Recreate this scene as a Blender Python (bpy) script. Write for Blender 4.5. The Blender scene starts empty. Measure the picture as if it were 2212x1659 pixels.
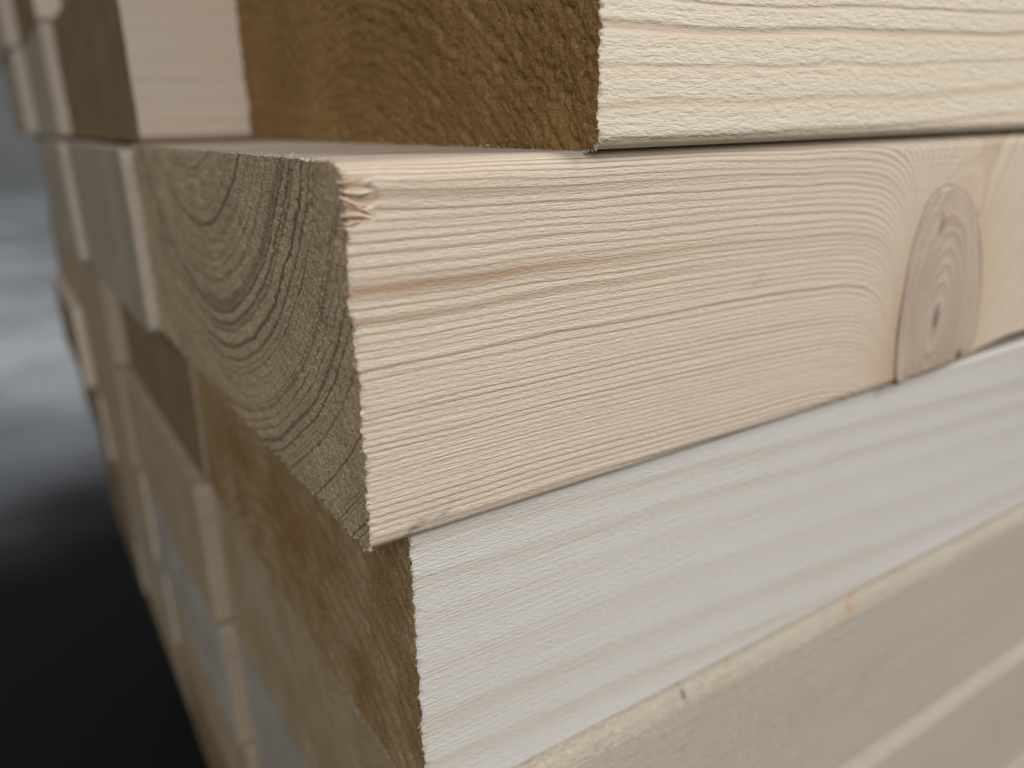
import bpy, math
import numpy as np
from mathutils import Vector, Matrix

H = 0.045                     # board thickness in metres; builders below work in units of H
sc = bpy.context.scene
col = sc.collection

# ------------------------------------------------------------------ camera
CAM = Vector((-0.6655, -1.7455, 1.0859))
RIGHT = Vector((0.83920, -0.54348, -0.01934)); UP = Vector((0.18832, 0.25706, 0.94787)); FWD = Vector((0.51018, 0.79909, -0.31808))
cam = bpy.data.cameras.new('camera'); cam_o = bpy.data.objects.new('camera', cam); col.objects.link(cam_o)
m = Matrix((RIGHT, UP, -FWD)).transposed().to_4x4(); m.translation = CAM * H
cam_o.matrix_world = m
cam.sensor_fit = 'HORIZONTAL'; cam.sensor_width = 36.0; cam.lens = 36.0 * 1706.1 / 2212.0
cam.clip_start = 0.002; cam.clip_end = 100
cam.dof.use_dof = True; cam.dof.focus_distance = 2.20 * H; cam.dof.aperture_fstop = 13.0
sc.camera = cam_o

# ------------------------------------------------------------------ light
w = bpy.data.worlds.new('World'); sc.world = w; w.use_nodes = True
bg = w.node_tree.nodes['Background']; bg.inputs[0].default_value = (0.95, 0.97, 1.0, 1); bg.inputs[1].default_value = 0.30
def area(name, loc, target, power, sx, sy, color):
    l = bpy.data.lights.new(name, 'AREA'); l.shape = 'RECTANGLE'; l.size = sx; l.size_y = sy
    l.energy = power; l.color = color
    o = bpy.data.objects.new(name, l); col.objects.link(o); o.location = loc
    o.rotation_euler = (Vector(target) - Vector(loc)).to_track_quat('-Z', 'Y').to_euler()
    return o
area('ceiling_and_fill_lamp', (2.4, -2.1, 2.3), (0.05, 0, 0), 108, 1.2, 1.8, (1.0, 0.96, 0.91))
area('ceiling_and_fill_lamp', (-1.5, -1.9, 1.2), (0, 0.2, 0), 36, 0.8, 1.6, (1.0, 0.97, 0.93))  # added fill from front left, brightens sawn ends and recessed faces; no real fixture
vs = sc.view_settings; vs.view_transform = 'Standard'; vs.look = 'None'; vs.gamma = 1; vs.exposure = 0; vs.use_curve_mapping = False
sc.cycles.max_bounces = 5; sc.cycles.diffuse_bounces = 3; sc.cycles.glossy_bounces = 2; sc.cycles.transmission_bounces = 0

# ------------------------------------------------------------------ node helper: arithmetic on sockets
class S:
    def __init__(s, t, k): s.t, s.k = t, k
    def _m(s, op, *a, clamp=False):
        n = s.t.nodes.new('ShaderNodeMath'); n.operation = op; n.use_clamp = clamp
        for i, v in enumerate((s,) + a):
            if isinstance(v, S): s.t.links.new(v.k, n.inputs[i])
            else: n.inputs[i].default_value = v
        return S(s.t, n.outputs[0])
    def __add__(s, o): return s._m('ADD', o)
    __radd__ = __add__
    def __sub__(s, o): return s._m('SUBTRACT', o)
    def __rsub__(s, o): return (s * -1) + o
    def __mul__(s, o): return s._m('MULTIPLY', o)
    __rmul__ = __mul__
    def __truediv__(s, o): return s._m('DIVIDE', o)
    def pw(s, o): return s._m('POWER', o)
    def sq(s): return s * s
    def sqrt(s): return s._m('SQRT')
    def exp(s): return s._m('EXPONENT')
    def fract(s): return s._m('FRACT')
    def floor(s): return s._m('FLOOR')
    def mx(s, o): return s._m('MAXIMUM', o)
    def mn(s, o): return s._m('MINIMUM', o)
    def abs(s): return s._m('ABSOLUTE')
    def sat(s): return s._m('ADD', 0.0, clamp=True)
    def step(s, a, b):
        n = s.t.nodes.new('ShaderNodeMapRange'); n.interpolation_type = 'SMOOTHSTEP'
        s.t.links.new(s.k, n.inputs[0])
        for i, v in ((1, a), (2, b)): n.inputs[i].default_value = v
        n.inputs[3].default_value = 0; n.inputs[4].default_value = 1
        return S(s.t, n.outputs[0])
    def gauss(s, c, wd): return (((s - c) / wd).sq() * -1).exp()

def new_mat(name):
    mt = bpy.data.materials.new(name); mt.use_nodes = True
    return mt, mt.node_tree, mt.node_tree.nodes['Principled BSDF']
def coords(t):
    tc = t.nodes.new('ShaderNodeTexCoord'); vm = t.nodes.new('ShaderNodeVectorMath'); vm.operation = 'SCALE'
    vm.inputs['Scale'].default_value = 1.0 / H; t.links.new(tc.outputs['Object'], vm.inputs[0])
    sp = t.nodes.new('ShaderNodeSeparateXYZ'); t.links.new(vm.outputs[0], sp.inputs[0])
    return [S(t, sp.outputs[i]) for i in range(3)]
def vec(t, x, y, z):
    c = t.nodes.new('ShaderNodeCombineXYZ')
    for i, v in enumerate((x, y, z)):
        if isinstance(v, S): t.links.new(v.k, c.inputs[i])
        else: c.inputs[i].default_value = v
    return c.outputs[0]
def noise(t, x, y, z, scale=1.0, detail=2.0, rough=0.5, dist=0.0):
    n = t.nodes.new('ShaderNodeTexNoise'); t.links.new(vec(t, x, y, z), n.inputs['Vector'])
    n.inputs['Scale'].default_value = scale; n.inputs['Detail'].default_value = detail
    n.inputs['Roughness'].default_value = rough; n.inputs['Distortion'].default_value = dist
    return S(t, n.outputs[0])
def white(t, x):
    n = t.nodes.new('ShaderNodeTexWhiteNoise'); n.noise_dimensions = '1D'; t.links.new(x.k, n.inputs['W'])
    return S(t, n.outputs['Value'])
def mix(t, f, a, b):
    n = t.nodes.new('ShaderNodeMix'); n.data_type = 'RGBA'
    if isinstance(f, S): t.links.new(f.k, n.inputs[0])
    else: n.inputs[0].default_value = f
    for i, v in ((6, a), (7, b)):
        if isinstance(v, tuple): n.inputs[i].default_value = v + (1,)
        else: t.links.new(v, n.inputs[i])
    return n.outputs[2]
def bump(t, bs, hgt, dist, strength=1.0):
    b = t.nodes.new('ShaderNodeBump'); b.inputs['Strength'].default_value = strength
    b.inputs['Distance'].default_value = dist * H; t.links.new(hgt.k, b.inputs['Height'])
    t.links.new(b.outputs[0], bs.inputs['Normal'])

# ------------------------------------------------------------------ wood: solid growth-ring field
def ring_field(t, X, Y, Z, P):
    """late-wood mask from the distance to the pith, bent round knots"""
    sd = P.get('seed', 0) * 7.3
    wob = (noise(t, X * P.get('wx', 0.3) + sd, Y * 1.1, Z * 1.1, 1, 2) - 0.5) * P.get('wob', 0.08)
    wob = wob + (noise(t, X * P.get('wx2', 1.6) + sd, Y * 7, Z * 7, 1, 2) - 0.5) * P.get('wob2', 0.012)
    r = ((Y - P['pith'][0]).sq() + (Z - P['pith'][1]).sq()).sqrt()
    R = r + wob + X * P.get('slope', 0.0)
    kd = None
    for (kx, kz, a, b, amp, s, lean) in P.get('knots', []):
        dx = X - kx - (Z - kz) * lean; dz = Z - kz
        q = ((dx / a).sq() + (dz / b).sq()).sqrt()
        d = ((q - 1) * a).mx(0.0)
        sv = X.step(kx, kx + 0.32) * 0.2 + s
        R = R - (d * -1.0 / sv).exp() * amp
        if P.get('broad'): R = R - (d * (-1.0 / P['broad'][1])).exp() * P['broad'][0]
        kd = d if kd is None else kd.mn(d)
    F = P['F']; F0 = P.get('F0', F); R0 = P.get('R0', 0.0)
    ph = (R - R0).mx(0.0) * F + (R - R0).mn(0.0) * F0
    ph = ph + (noise(t, R * P.get('vk', 6.0) + sd, 3.3, 1.7, 1, 2) - 0.5) * P.get('vb', 2.5)
    fr = ph.fract(); wn = white(t, ph.floor() + sd)
    late = fr.step(P.get('l0', 0.35), 0.88) * (1 - fr.step(P.get('ldrop', 0.9), 1.0)) * (wn.pw(P.get('wpow', 1.3)) * (1 - P.get('lmin', 0.25)) + P.get('lmin', 0.25))
    for (c, wd, s) in P.get('bands', []):
        g = R.gauss(c, wd) * s
        if P.get('bandfade'): g = g * (1 - X.step(*P['bandfade']) * 0.75)
        late = late.mx(g)
    if kd is not None: late = late * (1 - (kd * (-1.0 / 0.14)).exp() * 0.55 * (1 - X.step(2.62, 2.85) * 0.6))
    if kd is not None: late = late * (1 - (kd * (-1.0 / 0.3)).exp() * Z.step(0.62, 0.85) * X.step(2.3, 2.6) * 0.75)
    return late, R, kd

def wood(name, P):
    mt, t, bs = new_mat(name); X, Y, Z = coords(t); sd = P.get('seed', 0) * 3.1
    late, R, kd = ring_field(t, X, Y, Z, P)
    if P.get('cheap'):
        slow = noise(t, X * 0.7 + sd, Y * 3, Z * 3, 1, 2)
        c = mix(t, slow.step(0.3, 0.7), P['early'], P['early2']); c = mix(t, (late * P.get('lstr', 0.8)).sat(), c, P['late'])
        t.links.new(c, bs.inputs['Base Color']); bs.inputs['Roughness'].default_value = 0.6; bs.inputs['Specular IOR Level'].default_value = 0.3
        return mt
    fib = noise(t, X * 2.2 + sd, Y * 120, Z * 120, 1, 3, 0.6)
    fine = noise(t, X * 40 + sd, Y * 230, Z * 230, 1, 2, 0.6)
    slow = noise(t, X * 0.7 + sd, Y * 3, Z * 3, 1, 3)
    c = mix(t, slow.step(0.3, 0.7), P['early'], P['early2'])
    brk = noise(t, X * 1.5 + sd, Y * 40, Z * 40, 1, 3) * 0.7 + 0.65
    c = mix(t, (late * brk * P.get('lstr', 0.8)).sat(), c, P['late'])
    c = mix(t, ((fib - 0.5) * P.get('fibc', 1.0)).sat(), c, P['fibd'])
    if P.get('knots'):
        (kx, kz, a, b, amp, s, lean) = P['knots'][0]
        side = (X - kx - (Z - kz) * lean).step(-0.1, 0.05) * -1 + 1
        wav = noise(t, X * 30, Y, Z * 9, 1, 2) * 0.6 + 0.5
        resin = (kd * (-1.0 / 0.11)).exp() * side * wav * (1 - Z.step(0.1, 1.0) * 0.8)
        c = mix(t, (resin * 1.15).sat(), c, (0.43, 0.27, 0.145))
        halo = (kd * (-1.0 / 0.12)).exp() * (1 - side * 0.8)
        c = mix(t, (halo * 0.55).sat(), c, (0.57, 0.42, 0.27))
    for (sx, sz, rx, rz, s, cc) in P.get('stains', []):
        dx = (X - sx); dz = (Z - sz) - dx * 0.5
        mm = (((dx / rx).sq() + (dz / rz).sq()) * -1).exp() * noise(t, X * 30, Y * 30, Z * 60, 1, 3).step(0.35, 0.65)
        c = mix(t, (mm * s).sat(), c, cc)
    if P.get('chip'):
        x1, z0, z1 = P['chip']
        n = noise(t, X * 6, Y * 20, Z * 38, 1, 3, 0.6)
        edge = noise(t, 0.0, Y * 3, Z * 60, 1, 2) * 0.06
        mk = (1 - (X + edge).step(x1 - 0.012, x1 + 0.012)) * Z.step(z0 - 0.01, z0 + 0.02) * (1 - Z.step(z1 - 0.012, z1 + 0.01)) * (1 - Y.step(0.1, 0.14))
        c = mix(t, mk * n.step(0.46, 0.58) * 0.85, c, (0.55, 0.34, 0.22))
    t.links.new(c, bs.inputs['Base Color'])
    bs.inputs['Roughness'].default_value = P.get('rough', 0.62)
    bs.inputs['Specular IOR Level'].default_value = P.get('spec', 0.3)
    h = fib * P.get('bf', 0.5) + fine * P.get('bm', 0.35)
    if P.get('br', 0.0): h = h + (1 - late) * P['br']
    if P.get('feather'):
        # torn, feathery early wood with chatter across the grain
        ch = noise(t, X * 12 + Z * 16 + sd, Y * 30, Z * 48 - X * 4, 1, 3, 0.6, 0.4)
        ck = noise(t, X * 30 + sd, Y * 70, Z * 80, 1, 2, 0.6, 0.4)
        h = h + (ch * 1.0 + ck * 0.7) * (1 - late * 0.95).step(0.25, 0.85) * P['feather']
    bump(t, bs, h, P.get('bd', 0.010))
    return mt

def end_wood(name, P, E):
    mt, t, bs = new_mat(name); X, Y, Z = coords(t); sd = P.get('seed', 0) * 5.1
    late, R, kd = ring_field(t, X, Y, Z, {**P, 'knots': [], 'bandfade': None, **E.get('ring', {})})
    blot = noise(t, X + sd, Y * E.get('bl', 2.2), Z * E.get('bl', 2.2) + sd, 1, 4, 0.6)
    ss = E.get('ss', 1.0); spk = noise(t, X * 20 * ss, Y * 48 * ss, Z * 60 * ss + sd, 1, 3, 0.65)
    c = mix(t, blot.step(0.36, 0.64), E['a'], E['b'])
    c = mix(t, (late * E.get('ls', 0.6)).sat(), c, E['late'])
    c = mix(t, spk.step(0.52, 0.75) * E.get('sp', 0.5), c, E['dark'])
    c = mix(t, (1 - spk.step(0.26, 0.42)) * E.get('sl', 0.4), c, E['light'])
    t.links.new(c, bs.inputs['Base Color'])
    bs.inputs['Roughness'].default_value = 0.85; bs.inputs['Specular IOR Level'].default_value = 0.12
    if E.get('bd'): bump(t, bs, noise(t, X * 40, Y * 90, Z * 110 + sd, 1, 3, 0.65), E['bd'])
    return mt

# ------------------------------------------------------------------ numpy noise for real relief
def vnoise(x, y, seed=0):
    xi = np.floor(x).astype(np.int64); yi = np.floor(y).astype(np.int64); fx = x - xi; fy = y - yi
    def hsh(a, b):
        n = (a * 374761393 + b * 668265263 + seed * 982451653) & 0xffffffff
        n = ((n ^ (n >> 13)) * 1274126177) & 0xffffffff
        return ((n ^ (n >> 16)) & 0xffff) / 65535.0
    u = fx * fx * (3 - 2 * fx); v = fy * fy * (3 - 2 * fy)
    a = hsh(xi, yi); b = hsh(xi + 1, yi); c = hsh(xi, yi + 1); d = hsh(xi + 1, yi + 1)
    return (a + (b - a) * u) * (1 - v) + (c + (d - c) * u) * v
def fbm(x, y, seed=0, o=3, g=0.5):
    s = 0; a = 1.0; tot = 0
    for k in range(o):
        s = s + a * vnoise(x * 2 ** k, y * 2 ** k, seed + 17 * k); tot += a; a *= g
    return s / tot - 0.5

def link(o, parent=None):
    col.objects.link(o)
    if parent: o.parent = parent
    return o
def mesh_obj(name, V, Fc, mats, parent=None, smooth=True, mi=None):
    me = bpy.data.meshes.new(name); me.from_pydata((np.asarray(V) * H).tolist(), [], Fc)
    for mm in mats: me.materials.append(mm)
    if mi is not None: me.polygons.foreach_set('material_index', mi)
    me.polygons.foreach_set('use_smooth', [smooth] * len(me.polygons)); me.update()
    return link(bpy.data.objects.new(name, me), parent)

def round_rect(u, v, w_, h_, r):
    """grid point in the w x h rectangle, corners pressed into arcs of radius r"""
    y = u.copy(); z = v.copy()
    for sy in (0, 1):
        for sz in (0, 1):
            a = (r - u) / r if sy == 0 else (u - (w_ - r)) / r
            b = (r - v) / r if sz == 0 else (v - (h_ - r)) / r
            k = (a > 0) & (b > 0)
            aa = a[k] * np.sqrt(1 - b[k] ** 2 / 2); bb = b[k] * np.sqrt(1 - a[k] ** 2 / 2)
            y[k] = r - r * aa if sy == 0 else w_ - r + r * aa
            z[k] = r - r * bb if sz == 0 else h_ - r + r * bb
    return y, z

def make_board(label, loc, w_, body_mat, end_mat, ny=40, nz=26, r=0.07, group=None, rough=0.0, fuzz=0, pith=(1.5, 1.8),
               ridge=0.0, pit=0.0, seed=1, h_=1.0, length=40.0, rz=0.0, body_fn=None, rows=None, end_fn=None):
    root = bpy.data.objects.new('timber_board', None); link(root); root.empty_display_size = 0.02
    root.location = Vector(loc) * H; root.rotation_euler = (0, 0, math.radians(rz))
    root['label'] = label; root['category'] = 'board'
    if group: root['group'] = group
    # grid lines: arris lines shared, denser near the front
    tt = np.linspace(0, 1, ny + 1); uy = r + (w_ - 2 * r) * (tt ** 1.5)
    k = 8
    u = np.concatenate([np.linspace(0, r, k, endpoint=False), uy, np.linspace(w_ - r, w_, k + 1)[1:]])
    v = np.concatenate([np.linspace(0, r, k, endpoint=False), np.linspace(r, h_ - r, nz + 1), np.linspace(h_ - r, h_, k + 1)[1:]])
    U, Vv = np.meshgrid(u, v, indexing='ij')
    y, z = round_rect(U, Vv, w_, h_, r)
    n0, n1 = U.shape
    dist = np.minimum(np.minimum(y, w_ - y), np.minimum(z, h_ - z))
    rr = np.hypot(y - pith[0], z - pith[1]); th = np.arctan2(z - pith[1], y - pith[0])
    x = np.zeros_like(y)
    if ridge: x += ridge * (fbm(rr * 75, th * 14, seed, 2) + 0.35 * fbm(rr * 24, th * 6, seed + 3, 2))
    if pit:
        p = fbm(rr * 26, th * 22 * 1.4, seed + 5, 3, 0.6); q = fbm(y * 36 + z * 8, z * 36 - y * 8, seed + 9, 2)
        x += pit * (np.clip(p - 0.02, 0, 1) * 2.2 + np.clip(q - 0.1, 0, 1) * 1.6 - 0.5 * np.clip(-q - 0.12, 0, 1))
    if rough:
        x += rough * fbm(y * 95, z * 95, seed + 11, 2) + rough * 0.8 * fbm(y * 9, z * 9, seed + 12, 2)
        e = np.clip(1 - dist / 0.02, 0, 1)
        x += rough * 2.0 * e * np.clip(fbm(y * 70, z * 70, seed + 21, 2) + 0.1, 0, 1)
        # ragged outline in the plane of the cut
        j = rough * 0.9 * fbm(y * 90 + 3, z * 90, seed + 31, 2) * np.clip(1 - dist / 0.03, 0, 1)
        y = y + j * (np.where(y < w_ / 2, 1, -1)); z = z + j * np.where(z < h_ / 2, 1, -1) * (np.minimum(z, h_ - z) < 0.1)
    if end_fn: x, y, z = end_fn(x, y, z)
    V = np.stack([x, y, z], -1).reshape(-1, 3)
    I = np.arange(n0 * n1).reshape(n0, n1)
    Q = np.stack([I[:-1, :-1], I[:-1, 1:], I[1:, 1:], I[1:, :-1]], -1).reshape(-1, 4)
    mesh_obj('sawn_end', V, Q.tolist(), [end_mat], root)
    # body: sweep of the same outline
    loop = np.concatenate([I[:-1, 0], I[-1, :-1], I[1:, -1][::-1], I[0, 1:][::-1]])
    P0 = V[loop]
    yc, zc = round_rect(U, Vv, w_, h_, r); PC = np.stack([0 * yc, yc, zc], -1).reshape(-1, 3)[loop]
    rows = rows or [0.012, 0.03, 0.08, 0.3, 1, 3, 8, 20, length]
    ring = [P0]
    for xr in rows:
        q = PC.copy(); q[:, 0] = xr + (P0[:, 0] * max(0, 1 - xr / 0.03))
        f = max(0.0, 1 - xr / 0.02); q[:, 1:] += (P0[:, 1:] - PC[:, 1:]) * f
        ring.append(q)
    B = np.stack(ring)                                     # rows x n x 3
    if body_fn: B = body_fn(B)
    nr, n, _ = B.shape; J = np.arange(nr * n).reshape(nr, n); Jn = np.roll(J, -1, 1)
    Q = np.stack([J[:-1], J[1:], Jn[1:], Jn[:-1]], -1).reshape(-1, 4).tolist()
    Q.append(J[-1][::-1].tolist())
    mesh_obj('planed_body', B.reshape(-1, 3), Q, [body_mat], root)
    if fuzz:
        rg = np.random.default_rng(seed); FV = []; FF = []
        cand = np.where((PC[:, 1] < 0.1) | ((PC[:, 2] > h_ - 0.03) & (PC[:, 1] < 1.6)) | ((PC[:, 2] < 0.03) & (PC[:, 1] < 1.6)))[0]
        for i in rg.choice(cand, fuzz):
            b = B[0, i] + np.array([0.004, 0, 0]); L = rg.uniform(0.004, 0.014) + 0.014 * rg.random() ** 6; wd = rg.uniform(0.0008, 0.002)
            out = np.array([0, -1.0 if PC[i, 1] < 0.1 else 0, 1.0 if PC[i, 2] > h_ - 0.03 else (-1.0 if PC[i, 2] < 0.03 else 0)])
            d = np.array([rg.uniform(-1, 0.3), 0, 0]) + out * rg.uniform(0.1, 0.8) + rg.normal(0, 0.35, 3); d /= np.linalg.norm(d)
            s = np.cross(d, rg.normal(0, 1, 3)); s /= np.linalg.norm(s); s2 = np.cross(d, s)
            mid = b + d * L * 0.55 + rg.normal(0, 0.0015, 3); tip = b + d * L + rg.normal(0, 0.003, 3)
            o = len(FV)
            for c0, ww in ((b, wd), (mid, wd * 0.8)):
                for a in range(3): FV.append(c0 + ww * (math.cos(a * 2.094) * s + math.sin(a * 2.094) * s2))
            FV.append(tip)
            for a in range(3):
                a2 = (a + 1) % 3; FF.append((o + a, o + a2, o + 3 + a2, o + 3 + a)); FF.append((o + 3 + a, o + 3 + a2, o + 6))
        fz = mesh_obj('torn_fibres', FV, FF, [body_mat], root); fz['kind'] = 'stuff'
    return root

# ------------------------------------------------------------------ setting
def simple(name, base, base2, scale, rough, spec=0.3, bd=0.0):
    mt, t, bs = new_mat(name); X, Y, Z = coords(t)
    n = noise(t, X, Y, Z, scale, 4, 0.6)
    t.links.new(mix(t, n.step(0.35, 0.65), base, base2), bs.inputs['Base Color'])
    bs.inputs['Roughness'].default_value = rough; bs.inputs['Specular IOR Level'].default_value = spec
    if bd: bump(t, bs, noise(t, X, Y, Z, scale * 12, 3), bd)
    return mt
FLOOR = -7.2
def slab(name, x0, x1, y0, y1, z0, z1, mat):
    V = [(x, y, z) for x in (x0, x1) for y in (y0, y1) for z in (z0, z1)]
    Fc = [(0, 1, 3, 2), (4, 6, 7, 5), (0, 4, 5, 1), (2, 3, 7, 6), (0, 2, 6, 4), (1, 5, 7, 3)]
    o = mesh_obj(name, V, Fc, [mat], None, False); o['kind'] = 'structure'; return o
mf, t, bs = new_mat('floor_painted_shade'); X, Y, Z = coords(t)
big = noise(t, X, Y, Z, 0.16, 3); shade_fade = (Y + (big - 0.5) * 9).step(15.0, 29.0)  # shade around the stack painted into the floor colour, fading out with Y
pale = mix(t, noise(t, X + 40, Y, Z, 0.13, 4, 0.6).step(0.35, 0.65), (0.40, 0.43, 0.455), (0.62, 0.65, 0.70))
t.links.new(mix(t, shade_fade, (0.006, 0.008, 0.009), pale), bs.inputs['Base Color']); bs.inputs['Roughness'].default_value = 0.6; bs.inputs['Specular IOR Level'].default_value = 0.2
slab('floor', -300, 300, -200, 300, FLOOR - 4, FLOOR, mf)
slab('wall', -300, 300, 130, 134, FLOOR, 90, simple('wall_paint', (0.22, 0.235, 0.225), (0.30, 0.315, 0.31), 0.05, 0.7))

# ------------------------------------------------------------------ wood recipes
PB = dict(seed=1, pith=(1.55, 1.80), F=78, F0=18, R0=1.62, vb=4.0, vk=10, wob=0.07, wob2=0.018, wx=0.35, slope=0.0, l0=0.5, lmin=0.55, wpow=1.1, bandfade=(0.15, 1.5),
          early=(0.715, 0.61, 0.49), early2=(0.725, 0.635, 0.52), late=(0.40, 0.262, 0.16), fibd=(0.56, 0.435, 0.32), fibc=0.7, lstr=1.0,
          bands=[(1.886, 0.010, 0.85), (1.926, 0.005, 0.85), (1.37, 0.02, 0.6), (1.445, 0.008, 0.9), (1.58, 0.007, 0.8), (1.775, 0.006, 0.6)],
          knots=[(2.60, 0.22, 0.29, 0.585, 0.34, 0.10, 0.0)], broad=(0.05, 0.6), chip=(0.085, 0.86, 0.97),
          stains=[(0.13, 0.045, 0.03, 0.012, 0.8, (0.12, 0.10, 0.11)), (0.23, 0.07, 0.03, 0.01, 0.7, (0.14, 0.12, 0.13)), (0.2, 0.08, 0.12, 0.04, 0.25, (0.35, 0.27, 0.24)),
                  (1.42, 0.56, 0.03, 0.022, 0.5, (0.25, 0.21, 0.2))], bd=0.0075, bf=0.45, bm=0.6)
PA = dict(seed=2, pith=(1.59, -1.12), F=15, vb=2.2, vk=4, wob=0.13, wob2=0.03, wx=0.45, wx2=1.2, slope=-0.012, l0=0.3, lmin=0.55, wpow=0.8,
          early=(0.75, 0.67, 0.53), early2=(0.77, 0.70, 0.57), late=(0.61, 0.455, 0.325), fibd=(0.62, 0.51, 0.37), fibc=0.5, lstr=1.0,
          feather=0.9, bd=0.006, bf=0.3, bm=0.25, ldrop=0.58)
PC_ = dict(seed=3, pith=(1.4, -1.2), F=7.5, vb=1.4, vk=3, wob=0.08, wob2=0.03, wx=0.25, slope=0.045, l0=0.1, ldrop=0.7, lmin=0.35, wpow=1.0,
          early=(0.665, 0.64, 0.60), early2=(0.675, 0.66, 0.635), late=(0.56, 0.47, 0.38), fibd=(0.56, 0.52, 0.47), fibc=0.5, lstr=0.58,
          rough=0.36, spec=0.5, bd=0.006, bf=0.7, bm=0.7)
PD = dict(seed=4, pith=(1.5, 2.6), F=20, vb=2.5, wob=0.1, wob2=0.03, early=(0.61, 0.535, 0.435), early2=(0.64, 0.575, 0.48), late=(0.53, 0.44, 0.335), fibd=(0.52, 0.44, 0.33), fibc=0.7,
          lstr=0.5, bd=0.016, bm=0.9, rough=0.45, spec=0.45, stains=[(2.10, 0.965, 0.07, 0.03, 0.8, (0.55, 0.31, 0.13)), (1.075, 0.975, 0.012, 0.025, 0.9, (0.16, 0.11, 0.08)), (1.3, 0.96, 0.10, 0.02, 0.5, (0.5, 0.36, 0.22)), (2.3, 0.5, 0.15, 0.08, 0.3, (0.35, 0.29, 0.25)), (1.6, 0.3, 0.5, 0.2, 0.2, (0.42, 0.37, 0.31))])
def variant(base, seed, **k): return {**base, 'seed': seed, 'knots': [], 'stains': [], 'chip': None, 'bands': [], 'cheap': True, **k}
PG = [variant(PD, 10, pith=(1.2, 1.9), F=24), variant(PD, 11, pith=(1.8, -0.7), F=16, early=(0.58, 0.50, 0.44), early2=(0.55, 0.48, 0.42)), variant(PD, 12, pith=(0.9, 2.3), F=30, early=(0.62, 0.52, 0.40))]
EB = dict(ring=dict(lmin=0.12, wpow=1.9, F=60, F0=17, wob=0.07, wob2=0.014, vb=4, l0=0.5), a=(0.50, 0.39, 0.255), b=(0.43, 0.33, 0.215), late=(0.15, 0.105, 0.06), dark=(0.14, 0.10, 0.06), light=(0.55, 0.47, 0.34), ls=0.95, sp=0.5, sl=0.35, bd=0.014)
EA = dict(ss=1.3, a=(0.335, 0.205, 0.085), b=(0.27, 0.16, 0.064), late=(0.18, 0.085, 0.028), dark=(0.13, 0.055, 0.018), light=(0.52, 0.36, 0.17), ring=dict(F=22, wob2=0.05), ls=0.75, sp=0.5, sl=0.55, bd=0.014)
EC = dict(ring=dict(F=12), a=(0.38, 0.275, 0.155), b=(0.27, 0.165, 0.07), late=(0.2, 0.11, 0.04), dark=(0.13, 0.06, 0.02), light=(0.5, 0.38, 0.22), ls=0.55, sp=0.5, sl=0.4, bd=0.014, bl=2.6)
EG = [dict(a=(0.345, 0.27, 0.175), b=(0.285, 0.21, 0.125), late=(0.2, 0.145, 0.09), dark=(0.18, 0.125, 0.075), light=(0.4, 0.34, 0.24), ls=0.4),
      dict(a=(0.315, 0.275, 0.215), b=(0.27, 0.23, 0.175), late=(0.21, 0.175, 0.145), dark=(0.19, 0.16, 0.13), light=(0.35, 0.32, 0.29), ls=0.3),
      dict(a=(0.20, 0.15, 0.085), b=(0.165, 0.115, 0.06), late=(0.12, 0.075, 0.035), dark=(0.11, 0.065, 0.027), light=(0.27, 0.2, 0.12), ls=0.4),
      dict(a=(0.35, 0.33, 0.295), b=(0.28, 0.25, 0.21), late=(0.24, 0.2, 0.16), dark=(0.2, 0.165, 0.13), light=(0.4, 0.39, 0.37), ls=0.3)]
mB, mA, mC, mD = wood('pine_face_knotty', PB), wood('spruce_face_rough', PA), wood('pale_face', PC_), wood('beige_face', PD)
mD2 = wood('beige_face_dull', {**PD, 'seed': 9, 'pith': (1.2, 1.9), 'stains': []})
mG = [wood('plain_face', q) for q in PG]
mBody2 = wood('pinkish_face', variant(PD, 14, pith=(1.3, -1.4), F=11, early=(0.66, 0.555, 0.455), early2=(0.65, 0.565, 0.475), late=(0.56, 0.45, 0.36)))
mTan = wood('tan_face', variant(PD, 15, pith=(1.3, -1.4), F=11, early=(0.40, 0.325, 0.24), early2=(0.37, 0.305, 0.235), late=(0.32, 0.25, 0.18)))
mStrip = wood('strip_face', variant(PD, 16, pith=(1.3, -1.4), F=11, early=(0.54, 0.46, 0.375), early2=(0.51, 0.44, 0.365), late=(0.44, 0.36, 0.285)))
eB, eA, eC = end_wood('end_grain_grey', PB, EB), end_wood('end_grain_brown', PA, EA), end_wood('end_grain_mottled', PC_, EC)
eG = [end_wood('end_grain_plain', variant(PD, 20 + i, pith=(1.5, 2.1), F=16), q) for i, q in enumerate(EG)]

# ------------------------------------------------------------------ the boards
def body_B(B):
    x, y, z = B[..., 0], B[..., 1], B[..., 2]
    # torn chip at the upper front corner of the sawn end
    jag = 0.02 * fbm(z * 60, z * 0, 4, 2)
    k = np.clip((0.085 + jag * 2 - x) / 0.012, 0, 1) * np.clip((z - 0.86) / 0.015, 0, 1) * np.clip((0.972 - z) / 0.012, 0, 1) * (y < 0.15)
    dep = 0.006 + 0.012 * fbm(x * 8, z * 55, 8, 2) + 0.006 * fbm(x * 30, z * 90, 9, 2)
    B[..., 1] = y + k * np.clip(dep, 0.001, 0.02)
    # waney lower arris beyond the knot
    k2 = np.clip((x - 2.75) / 0.4, 0, 1) * (y < 0.5) * np.clip((0.12 - z) / 0.12, 0, 1)
    B[..., 2] = z + k2 * 0.07 * np.clip((0.4 - y) / 0.3, 0, 1)
    return B
rowsB = [0.004 * i for i in range(1, 31)] + [0.16, 0.3, 0.7, 1.2, 1.8, 2.4, 2.7, 2.8, 2.9, 3.0, 3.2, 3.6, 5, 9, 20, 40]
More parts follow.
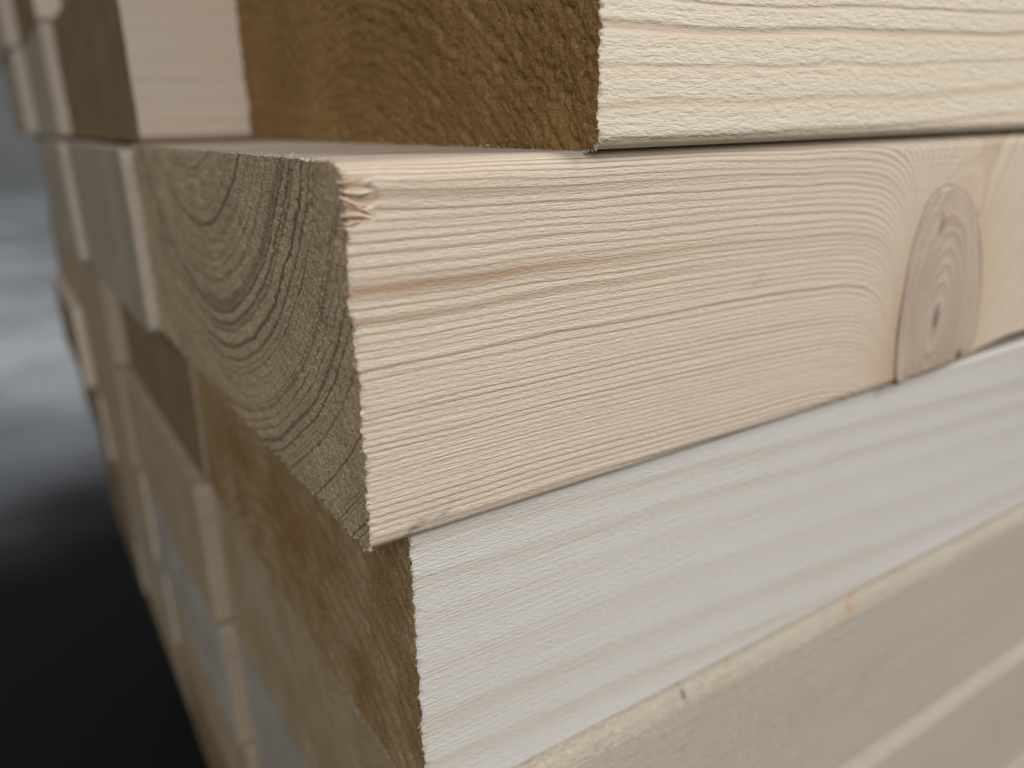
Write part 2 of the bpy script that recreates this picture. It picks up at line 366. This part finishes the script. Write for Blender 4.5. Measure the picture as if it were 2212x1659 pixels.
board_B = make_board('knotty pine board with grey sawn end and chipped corner, jutting out in the middle', (0, 0, 0), 2.94, mB, eB,
                     ny=300, nz=170, r=0.055, rough=0.008, ridge=0.0075, pit=0.008, seed=5, pith=PB['pith'], fuzz=750, body_fn=body_B, rows=rowsB)
board_A = make_board('pale ribbed board with brown fibrous sawn end, lying recessed on the knotty board', (0.70, -0.045, 1.003), 3.26, mA, eA,
                     ny=300, nz=150, r=0.045, rough=0.009, ridge=0.008, pit=0.02, seed=8, pith=PA['pith'], fuzz=900)
board_C = make_board('whitish smooth board with mottled brown end directly under the knotty board', (0.13, 0.05, -1.003), 2.90, mC, eC,
                     ny=240, nz=130, r=0.02, rough=0.007, ridge=0.005, pit=0.009, seed=12, pith=PC_['pith'], fuzz=900)
board_D = make_board('beige board with bright rounded edge directly under the whitish board', (0.14, 0.0, -2.006), 2.93, mD, eG[0], ny=60, nz=40, r=0.075, rough=0.01, seed=15)
board_E = make_board('lowest board showing its long face, in the bottom right corner', (0.15, -0.04, -3.009), 2.93, mD2, eG[3], ny=60, nz=40, r=0.075, rough=0.01, seed=16)

# boards further back, most seen only by their ends and a strip of long face
rows_txt = {'top': 'topmost row, front two added for shade', 'A': 'row of recessed ribbed board', 'B': 'row of knotty board', 'C': 'row of whitish board',
            'D': 'row of bright-edged beige board', 'E': 'third row from bottom', 'F': 'second row from bottom', 'G': 'bottom row'}
nth = {1: 'front', 2: 'second', 3: 'third', 4: 'fourth', 5: 'fifth', 6: 'sixth', 7: 'seventh'}
look = {0: 'tan', 1: 'grey-pink', 2: 'dark brown', 3: 'greyish'}
def back(row, n, x, y, z, w_, body, end, sd, ei):
    make_board('%s-ended board, %s from front in %s' % (look[ei], nth[n], rows_txt[row]), (x, y, z), w_, body, end,
               ny=30, nz=20, r=0.06, rough=0.004, seed=sd, group='boards further back in the stack')
BK = [('A', 2, 0.10, 3.25, 1.003, 3.85, mBody2, 2), ('A', 3, 0.0, 7.15, 1.003, 2.95, mStrip, 1), ('A', 4, -0.12, 10.2, 1.003, 3.9, mStrip, 1),
      ('top', 1, 0.9, 0.0, 2.006, 3.2, mG[0], 2), ('top', 2, 0.2, 3.25, 2.006, 3.85, mG[1], 0), ('top', 3, -0.01, 7.15, 2.006, 2.95, mBody2, 2), ('top', 4, -0.16, 10.2, 2.006, 3.9, mStrip, 1),  # first two are unseen boards added to shade the boards below and behind
      ('B', 2, -0.055, 2.97, -0.03, 2.95, mStrip, 1), ('B', 3, -0.115, 5.95, -0.03, 2.95, mStrip, 1), ('B', 4, 0.05, 8.93, 0, 2.95, mG[0], 2),
      ('C', 2, 0.12, 2.955, -1.003, 2.97, mTan, 2), ('C', 3, 0.0, 5.95, -1.003, 2.95, mTan, 0), ('C', 4, 0.0, 8.93, -1.003, 2.95, mG[0], 0),
      ('D', 2, 0.04, 2.97, -2.006, 2.95, mTan, 0), ('D', 3, 0.0, 5.97, -2.006, 2.95, mTan, 0), ('D', 4, -0.1, 8.95, -2.006, 2.95, mG[0], 2),
      ('E', 2, 0.06, 2.97, -3.009, 2.95, mTan, 3), ('E', 3, 0.04, 5.95, -3.009, 2.95, mG[2], 0), ('E', 4, 0.0, 8.93, -3.009, 2.95, mG[0], 2),
      ('F', 1, 0.16, 0.0, -4.012, 2.93, mG[1], 0), ('F', 2, 0.10, 2.97, -4.012, 2.95, mTan, 0), ('F', 3, 0.08, 5.95, -4.012, 2.95, mG[2], 1), ('F', 4, 0.1, 8.93, -4.012, 2.95, mG[0], 2),
      ('G', 1, 0.16, 0.0, -5.015, 2.93, mG[1], 0), ('G', 2, 0.11, 2.97, -5.015, 2.95, mTan, 2), ('G', 3, 0.12, 5.95, -5.015, 2.95, mG[2], 0), ('G', 4, 0.1, 8.93, -5.015, 2.95, mG[0], 2)]
for i, (row, n, x, y, z, w_, body, ei) in enumerate(BK):
    back(row, n, x, y, z, w_, body, eG[ei], 40 + i, ei)
bearer_mat = wood('bearer_wood', variant(PD, 33, F=12, early=(0.3, 0.22, 0.13), early2=(0.27, 0.2, 0.12)))
for bx, lab in ((5.0, 'squared timber bearer under the stack near its sawn ends'), (30.0, 'squared timber bearer under the far half of the stack')):
    V = []; Fc = []
    prof = [(-0.95, 0.05), (-0.9, 0), (0.9, 0), (0.95, 0.05), (0.95, 2.05), (0.9, 2.1), (-0.9, 2.1), (-0.95, 2.05)]
    for yy in (0.3, 11.6): V += [(px, yy, pz) for px, pz in prof]
    Fc = [tuple(range(8)), tuple(range(15, 7, -1))] + [((k + 1) % 8, k, 8 + k, 8 + (k + 1) % 8) for k in range(8)]
    o = mesh_obj('timber_bearer', V, Fc, [bearer_mat], None, False); o.location = (bx * H, 0, (FLOOR + 0.05) * H)
    o['label'] = lab; o['category'] = 'bearer'; o['group'] = 'bearers under the stack'

# ------------------------------------------------------------------ knot in the middle board
KX, KZ = 2.55, 0.26
mk, t, bs = new_mat('knot_wood'); X, Y, Z = coords(t)
wob = (noise(t, X * 5, Y * 5, Z * 4, 1, 3) - 0.5) * 0.08
dx = X - KX - (Z - KZ) * 0.04; dz = (Z - KZ) * 0.42
q = (dx.sq() + dz.sq()).sqrt() + wob * (dx.sq() + dz.sq()).sqrt().step(0.0, 0.2) * 0.8
fr = (q * 30 + noise(t, q * 9, 0.3, 0.2) * 2).fract()
lt = fr.step(0.3, 0.85) * (1 - fr.step(0.88, 1.0))
blot = noise(t, X * 4, Y, Z * 3, 1, 3)
c = mix(t, blot.step(0.35, 0.65), (0.49, 0.385, 0.305), (0.55, 0.445, 0.36))
c = mix(t, lt * 0.26, c, (0.36, 0.24, 0.175))
c = mix(t, 1 - q.step(0.008, 0.034), c, (0.24, 0.17, 0.135))
sp = (((X - 2.49) / 0.03).sq() + ((Z - 0.66) / 0.06).sq()).sqrt()
c = mix(t, (1 - sp.step(0.1, 1.1)) * 0.6, c, (0.20, 0.115, 0.09))
sp2 = (((X - 2.78) / 0.03).sq() + ((Z - 0.065) / 0.025).sq()).sqrt()
c = mix(t, (1 - sp2.step(0.4, 1.1)) * 0.9, c, (0.10, 0.06, 0.05))
t.links.new(c, bs.inputs['Base Color']); bs.inputs['Roughness'].default_value = 0.5; bs.inputs['Specular IOR Level'].default_value = 0.35
bump(t, bs, noise(t, X * 60, Y * 60, Z * 90, 1, 3) + lt * 0.5, 0.006)
mbark, t2, bs2 = new_mat('knot_bark'); X, Y, Z = coords(t2)
t2.links.new(mix(t2, noise(t2, X, Y, Z, 40, 3), (0.16, 0.09, 0.055), (0.07, 0.04, 0.03)), bs2.inputs['Base Color']); bs2.inputs['Roughness'].default_value = 0.8
def knot_outline(n=72):
    ctrl = [(2.328, 0.03), (2.298, 0.223), (2.295, 0.372), (2.298, 0.517), (2.319, 0.62), (2.356, 0.721), (2.415, 0.785), (2.53, 0.805), (2.654, 0.756), (2.726, 0.693), (2.791, 0.576), (2.843, 0.457),
            (2.888, 0.291), (2.90, 0.14), (2.87, 0.075), (2.8, 0.045), (2.68, 0.034), (2.55, 0.030), (2.43, 0.029)]
    P = np.array(ctrl); m_ = len(P); out = []
    for i in range(m_):
        p0, p1, p2, p3 = P[i - 1], P[i], P[(i + 1) % m_], P[(i + 2) % m_]
        for s in np.linspace(0, 1, 6, endpoint=False):
            out.append(0.5 * ((2 * p1) + (p2 - p0) * s + (2 * p0 - 5 * p1 + 4 * p2 - p3) * s * s + (3 * p1 - p0 - 3 * p2 + p3) * s ** 3))
    return np.array(out)
O = knot_outline(); cen = np.array([2.60, 0.30]); n = len(O)
def ringpts(s, yv): return np.c_[cen[0] + (O[:, 0] - cen[0]) * s, np.full(n, yv), cen[1] + (O[:, 1] - cen[1]) * s]
V = np.concatenate([ringpts(0.997, 0.02), ringpts(0.997, -0.0008), ringpts(0.97, -0.0028), ringpts(0.6, -0.0034), ringpts(0.2, -0.0036)])
Fc = []
for k in range(4):
    for i in range(n):
        j = (i + 1) % n; Fc.append((k * n + i, (k + 1) * n + i, (k + 1) * n + j, k * n + j))
V = np.concatenate([V, [[cen[0], -0.0036, cen[1]]]]); Fc += [(4 * n + i, 5 * n, 4 * n + (i + 1) % n) for i in range(n)]
kn = mesh_obj('knot', V, Fc, [mk], board_B); kn['label'] = 'pinkish oval knot with fine rings and a grey heart'
# dark bark seam round the knot: a thin raised-nothing strip, thick low on the left and along the right
wd = []
for (px, pz) in O:
    left = px < cen[0]
    if pz < 0.06 and 2.35 < px < 2.86: wd.append(0.0004)
    elif left: wd.append(0.010 * min(1, max(0.2, (0.5 - pz) / 0.2)))
    else: wd.append(0.009 * min(1, max(0.2, 1 - abs(pz - 0.5) / 0.35)))
wd = np.array(wd)[:, None]; dirn = O - cen; dirn /= np.linalg.norm(dirn, axis=1)[:, None]
inn = O - dirn * np.minimum(0.006, wd * 0.8); outr = O + dirn * wd
V = np.concatenate([np.c_[inn[:, 0], np.full(n, 0.01), inn[:, 1]], np.c_[inn[:, 0], np.full(n, -0.0008), inn[:, 1]], np.c_[outr[:, 0], np.full(n, -0.0006), outr[:, 1]], np.c_[outr[:, 0], np.full(n, 0.01), outr[:, 1]]])
Fc = [(k * n + i, (k + 1) * n + i, (k + 1) * n + (i + 1) % n, k * n + (i + 1) % n) for k in range(3) for i in range(n)]
mesh_obj('bark_seam', V, Fc, [mbark], kn)

# ------------------------------------------------------------------ torn slivers in the chipped corner
ms, t, bs = new_mat('torn_fibre'); X, Y, Z = coords(t)
t.links.new(mix(t, noise(t, X * 10, Y * 60, Z * 60, 1, 3).step(0.35, 0.65), (0.71, 0.585, 0.44), (0.60, 0.42, 0.29)), bs.inputs['Base Color']); bs.inputs['Roughness'].default_value = 0.6
rg = np.random.default_rng(3)
for (x0, z0, L, dzv, wdt) in [(-0.004, 0.962, 0.06, -0.010, 0.004), (0.0, 0.940, 0.083, -0.012, 0.005), (-0.003, 0.921, 0.07, -0.020, 0.005), (0.01, 0.905, 0.08, -0.022, 0.004), (-0.002, 0.886, 0.085, -0.014, 0.006), (0.002, 0.868, 0.05, -0.004, 0.004)]:
    V = []; Fc = []; k = 7
    for i in range(k):
        s = i / (k - 1); r_ = wdt * (0.35 + 0.65 * math.sin(math.pi * min(1, 0.25 + 0.75 * s))) * (1 if i < k - 1 else 0.15)
        cx = x0 + L * s; cy = 0.006 - 0.010 * math.sin(math.pi * s) + rg.normal(0, 0.002); cz = z0 + dzv * s + 0.004 * math.sin(5 * s + z0 * 70)
        for a in range(6): V.append((cx, cy + 0.6 * r_ * math.sin(a * math.pi / 3), cz + r_ * math.cos(a * math.pi / 3)))
    for i in range(k - 1):
        for a in range(6): Fc.append((i * 6 + a, i * 6 + (a + 1) % 6, i * 6 + 6 + (a + 1) % 6, i * 6 + 6 + a))
    Fc.append(tuple(range(5, -1, -1))); Fc.append(tuple(range(6 * k - 6, 6 * k)))
    mesh_obj('splinter', V, Fc, [ms], board_B)

# ------------------------------------------------------------------ sawdust crumbs
mcr, t, bs = new_mat('crumb'); X, Y, Z = coords(t)
t.links.new(mix(t, noise(t, X, Y, Z, 60, 2), (0.62, 0.48, 0.30), (0.45, 0.31, 0.17)), bs.inputs['Base Color']); bs.inputs['Roughness'].default_value = 0.8
def crumb(label, loc, size, seed):
    rg = np.random.default_rng(seed); ph = (1 + 5 ** 0.5) / 2
    V = np.array([(-1, ph, 0), (1, ph, 0), (-1, -ph, 0), (1, -ph, 0), (0, -1, ph), (0, 1, ph), (0, -1, -ph), (0, 1, -ph), (ph, 0, -1), (ph, 0, 1), (-ph, 0, -1), (-ph, 0, 1)]) / 1.9
    V = V * np.array([1.6, 1.0, 0.6]) * rg.uniform(0.65, 1.2, (12, 1)) * size
    Fc = [(0, 11, 5), (0, 5, 1), (0, 1, 7), (0, 7, 10), (0, 10, 11), (1, 5, 9), (5, 11, 4), (11, 10, 2), (10, 7, 6), (7, 1, 8), (3, 9, 4), (3, 4, 2), (3, 2, 6), (3, 6, 8), (3, 8, 9), (4, 9, 5), (2, 4, 11), (6, 2, 10), (8, 6, 7), (9, 8, 1)]
    o = mesh_obj('sawdust_crumb', V, Fc, [mcr], None, False); o.location = Vector(loc) * H; o.rotation_euler = tuple(rg.uniform(0, 0.6, 3))
    o['label'] = label; o['category'] = 'crumb'; o['group'] = 'sawdust crumbs'
crumb('larger pale sawdust crumb on the knotty board, against the recessed brown end', (0.79, 0.85, 1.006), 0.018, 1)
crumb('smaller sawdust crumb on the knotty board, right of the larger one', (0.70, 0.50, 1.004), 0.011, 2)
crumb('pale fleck clinging low on the brown end near its front edge', (0.835, 0.17, 1.09), 0.013, 6)
crumb('pale fleck clinging to the brown end, above the lower fleck', (0.835, 0.24, 1.20), 0.011, 7)
